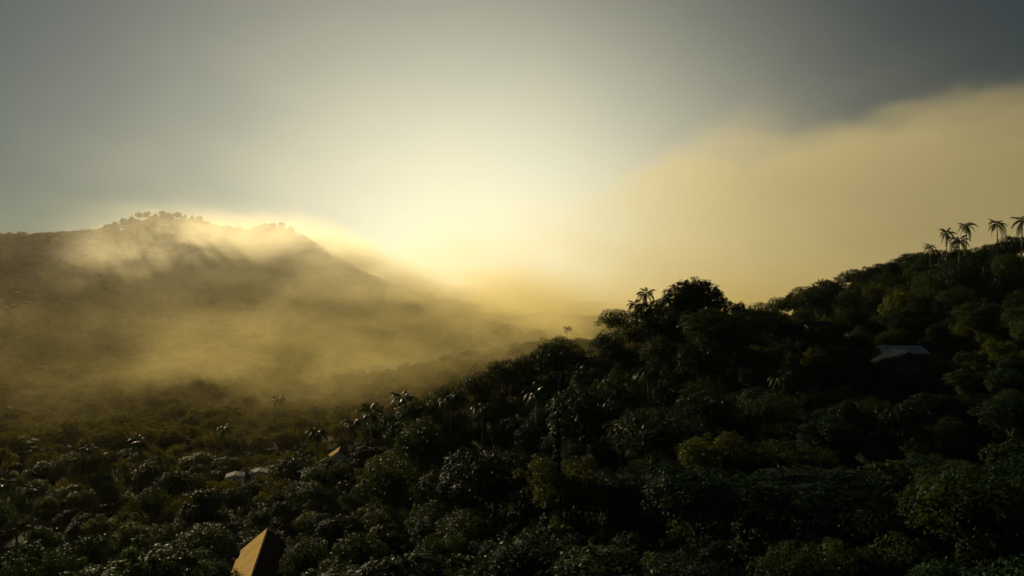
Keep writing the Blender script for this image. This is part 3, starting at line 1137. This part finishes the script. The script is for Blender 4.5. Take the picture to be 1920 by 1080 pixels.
def scatter_group(src):
    ng = bpy.data.node_groups.new('wood_scatter', 'GeometryNodeTree')
    ng.interface.new_socket('Geometry', in_out='INPUT', socket_type='NodeSocketGeometry')
    ng.interface.new_socket('Geometry', in_out='OUTPUT', socket_type='NodeSocketGeometry')
    n, l = ng.nodes, ng.links
    gi, go = n.new('NodeGroupInput'), n.new('NodeGroupOutput')
    ip = n.new('GeometryNodeInstanceOnPoints')
    ci = n.new('GeometryNodeCollectionInfo')
    ci.inputs[0].default_value = src
    ci.inputs['Separate Children'].default_value = True
    ci.inputs['Reset Children'].default_value = True
    ip.inputs['Pick Instance'].default_value = True

    def attr(name, typ):
        a = n.new('GeometryNodeInputNamedAttribute')
        a.data_type = typ
        a.inputs[0].default_value = name
        return a.outputs[0]
    l.new(gi.outputs[0], ip.inputs['Points'])
    l.new(ci.outputs[0], ip.inputs['Instance'])
    l.new(attr('pick', 'INT'), ip.inputs['Instance Index'])
    l.new(attr('turn', 'FLOAT_VECTOR'), ip.inputs['Rotation'])
    l.new(attr('size', 'FLOAT_VECTOR'), ip.inputs['Scale'])
    l.new(ip.outputs[0], go.inputs[0])
    return ng


NG, NG_LOW = scatter_group(src), scatter_group(low)


def wood(name, items, label, cat):
    """items: x, y, z, radius, height"""
    A = np.array(items)
    n = len(A)
    me = bpy.data.meshes.new(name)
    me.vertices.add(n)
    me.vertices.foreach_set('co', A[:, :3].astype(np.float32).ravel())
    r = np.random.default_rng(n)
    a = me.attributes.new('pick', 'INT', 'POINT')
    a.data.foreach_set('value', r.integers(0, len(FAR), n).astype(np.int32))
    a = me.attributes.new('turn', 'FLOAT_VECTOR', 'POINT')
    a.data.foreach_set('vector', np.stack([0 * r.random(n), 0 * r.random(n), r.uniform(0, 6.28, n)], 1).astype(np.float32).ravel())
    a = me.attributes.new('size', 'FLOAT_VECTOR', 'POINT')
    a.data.foreach_set('vector', np.stack([A[:, 3] / 5.0, A[:, 3] / 5.0, A[:, 4] / 9.5], 1).astype(np.float32).ravel())
    me.update()
    o = link(name, me)
    md = o.modifiers.new('scatter', 'NODES')
    md.node_group = NG_LOW if name in ('undergrowth', 'slope_wood') else NG
    return tag(o, label, None, None, 'stuff')


wr = np.random.default_rng(77)


def grid_points(x0, x1, y0, y1, step):
    xs, ys = np.meshgrid(np.arange(x0, x1, step), np.arange(y0, y1, step))
    x = xs.ravel() + wr.uniform(-.45, .45, xs.size) * step
    y = ys.ravel() + wr.uniform(-.45, .45, xs.size) * step
    return x, y


def patch(x, y, s):
    return np.sin(x / s + 1.3 * np.sin(y / s * .7)) * np.cos(y / s * 1.2 + .8 * np.sin(x / s))


def wood_items(x, y, rlo, rhi, clear=True, near=False):
    px = 960 + F * x / y
    z = ground_z(x, y)
    keep = (px > -120) & (px < 2040)
    if not near:
        keep &= patch(x, y, 26) > -0.72
    for hx, hy, hw, hl in HOUSES if clear else ():
        m = max(hw, hl)
        if near:
            keep &= ~((np.abs(x - hx) < m + 1) & (np.abs(y - hy) < m + 1))
            continue
        keep &= ~((np.abs(x - hx) < m + 2) & (y - hy < m) & (y - hy > -m - np.where(y > 960, 5, 14)))
    x, y, z = x[keep], y[keep], z[keep]
    r = wr.uniform(rlo, rhi, len(x)) * (1 + .25 * patch(x, y, 60))
    return np.stack([x, y, z - .3, r, r * wr.uniform(1.5, 2.1, len(x))], 1)


items, upper = [], []
for c in REST:
    row = [c['x'], c['y'], gz(c['x'], c['y']), c['rad'], c['top'] - gz(c['x'], c['y'])]
    (items if project(c['x'], c['y'], row[2])[0] < 760 else upper).append(row)
if upper:
    wood('slope_wood', upper, 'dark crowns crowding behind the nearer trees of the upper slope', 'wood')
x, y = grid_points(-560, 120, 335, 720, 8.5)
near_valley = wood_items(x, y, 3.4, 6.0)
x, y = grid_points(-800, 420, 720, 1080, 12)
mid_valley = wood_items(x, y, 4.5, 7.5)
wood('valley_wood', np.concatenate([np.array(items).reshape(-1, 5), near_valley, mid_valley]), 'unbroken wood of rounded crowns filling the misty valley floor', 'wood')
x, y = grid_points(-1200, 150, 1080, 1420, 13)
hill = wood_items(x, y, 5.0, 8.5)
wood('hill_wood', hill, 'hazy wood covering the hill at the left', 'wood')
x, y = grid_points(-130, 260, 42, 330, 3.4)
bush = wood_items(x, y, 1.4, 2.9, near=True)
wood('undergrowth', bush, 'low dark bushes and saplings under the trees of the near slope', 'undergrowth')
SUMMIT = [(232, 408, 8), (247, 402, 9), (261, 397, 8), (276, 395, 8), (291, 397, 9), (305, 394, 8), (318, 395, 9), (333, 397, 8), (345, 402, 8), (360, 401, 9), (374, 404, 8), (386, 411, 7),
          (216, 415, 6), (404, 424, 6), (428, 422, 4), (446, 431, 7), (462, 427, 7), (480, 424, 8), (497, 417, 8), (512, 414, 8), (528, 416, 9), (545, 421, 8), (10, 441, 9), (24, 443, 7), (-4, 448, 8)]
for k, (px, py, r) in enumerate(SUMMIT):
    p = at(px, py, 1300 + 12 * math.sin(k * 2.3))
    pr = [NEAR[4], NEAR[6], NEAR[1], NEAR[8], NEAR[6]][k % 5]
    s = r / F * p.y / pr['rad']
    root = empty('summit_tree', (p.x, p.y, p.z - s * 1.3 * pr['top']), px)
    root.scale = (s, s, s * 1.3)
    lab, grp = (('tree in the row of hazy crowns on the summit of the misty hill', 'trees on the summit of the misty hill') if 100 < px < 400 else
                ('hazy tree on the lower shoulder right of the misty summit', 'trees on the shoulder of the misty hill') if px > 400 else
                ('hazy tree on the hill skyline at the left edge', 'trees at the left edge of the hill skyline'))
    tag(root, lab, 'tree', grp)
    link('trunk', pr['trunk'], root)
    link('crown', pr['crown'], root)

# ------------------------------------------------------------------ air: even haze, valley mist, fog bank


def box_obj(name, lo, hi, mat):
    return tag(link(name, box_mesh(name, lo, hi, mat)), kind='stuff')


m, t, out = new_mat('haze_air')
pv = t.node('ShaderNodeVolumePrincipled')
pv.inputs['Color'].default_value = (0.95, 0.88, 0.72, 1)
pv.inputs['Density'].default_value = 0.00002
pv.inputs['Anisotropy'].default_value = 0.3
t.l.new(pv.outputs[0], out.inputs['Volume'])
m.cycles.homogeneous_volume = True
box_obj('haze', (-2500, -400, -130), (2500, 3700, 580), m)

m, t, out = new_mat('valley_mist')
geo = t.node('ShaderNodeNewGeometry')
pos = geo.outputs['Position']
sx, sy, sz = t.sep(pos)
warp = t.scale(t.noise(t.vm('MULTIPLY', pos, (1, 1, 1.6)), 0.0042, 2, 0.5)[1], 140.0)
q = t.vm('ADD', pos, warp)
n1, _ = t.noise(t.vm('MULTIPLY', q, (1.0, 0.8, 1.9)), 0.0125, 6, 0.62)
puff = t.smooth(n1, 0.42, 0.62, 0.04, 2.0)
start = t.smooth(t.m('ADD', sy, t.smooth(sx, -260.0, -60.0, 0.0, 5.0)), 270.0, 650.0)
# the mist lies thicker towards the right, where it pours out of the valley
thick = t.smooth(sx, -330.0, 20.0, 0.08, 1.05)
low = t.m('EXPONENT', t.m('MULTIPLY', t.m('MAXIMUM', t.m('ADD', sz, 62.0), 0.0), -1 / 62.0))
low = t.m('MULTIPLY', t.m('MULTIPLY', low, thick), t.smooth(sy, 600.0, 1000.0, 0.0042, 0.0026))
top = t.smooth(sx, -330.0, -90.0, 122.0, 40.0)          # torn plume against the hill, lower towards the valley mouth
tall = t.m('MULTIPLY', t.smooth(sy, 900.0, 1080.0), t.smooth(sx, -600.0, -330.0))
tall = t.m('MULTIPLY', t.m('MULTIPLY', tall, t.smooth(t.m('SUBTRACT', sz, top), -110.0, 0.0, 1.0, 0.0)), t.smooth(sx, -60.0, 140.0, 0.0150, 0.0004))
d = t.m('MULTIPLY', t.m('MULTIPLY', puff, start), t.m('ADD', low, tall))
pv = t.node('ShaderNodeVolumePrincipled')
t.put(pv.inputs['Color'], t.mixc(t.smooth(sz, -50.0, 60.0), (0.99, 0.87, 0.42, 1), (1.0, 0.96, 0.78, 1)))
pv.inputs['Anisotropy'].default_value = 0.56
t.put(pv.inputs['Density'], d)
t.l.new(pv.outputs[0], out.inputs['Volume'])
m.cycles.volume_step_rate = 0.35
box_obj('valley_mist', (-1150, 220, -80), (900, 1500, 230), m)

m, t, out = new_mat('fog_bank')
geo = t.node('ShaderNodeNewGeometry')
pos = geo.outputs['Position']
sx, sy, sz = t.sep(pos)
n1, _ = t.noise(pos, 0.0052, 4, 0.55)
# top of the bank: low over the valley, rising in steps towards the right
topz = t.m('ADD', t.smooth(sx, -420.0, 0.0, 110.0, 225.0), t.smooth(sx, 140.0, 480.0, 0.0, 135.0))
topz = t.m('ADD', topz, t.smooth(sx, 620.0, 1150.0, 0.0, 85.0))
topz = t.m('ADD', topz, t.m('MULTIPLY', t.m('SUBTRACT', n1, 0.44), 210.0))
d = t.smooth(t.m('SUBTRACT', topz, sz), -5.0, 34.0)
d = t.m('MULTIPLY', d, t.smooth(sx, 100.0, 560.0, 0.16, 1.0))
ground_fog = t.m('EXPONENT', t.m('MULTIPLY', t.m('MAXIMUM', t.m('ADD', sz, 50.0), 0.0), -1 / 45.0))
d = t.m('ADD', d, t.m('MULTIPLY', ground_fog, 1.3))
d = t.m('MULTIPLY', d, t.smooth(sx, -430.0, 60.0))
d = t.m('MULTIPLY', d, t.smooth(sy, 1500.0, 1750.0))
pv = t.node('ShaderNodeVolumePrincipled')
pv.inputs['Color'].default_value = (1.0, 0.96, 0.74, 1)
pv.inputs['Anisotropy'].default_value = 0.56
t.put(pv.inputs['Density'], t.m('MULTIPLY', d, 0.0016))
t.l.new(pv.outputs[0], out.inputs['Volume'])
m.cycles.volume_step_rate = 0.35
box_obj('fog_bank', (-500, 1510, -120), (2000, 2500, 560), m)
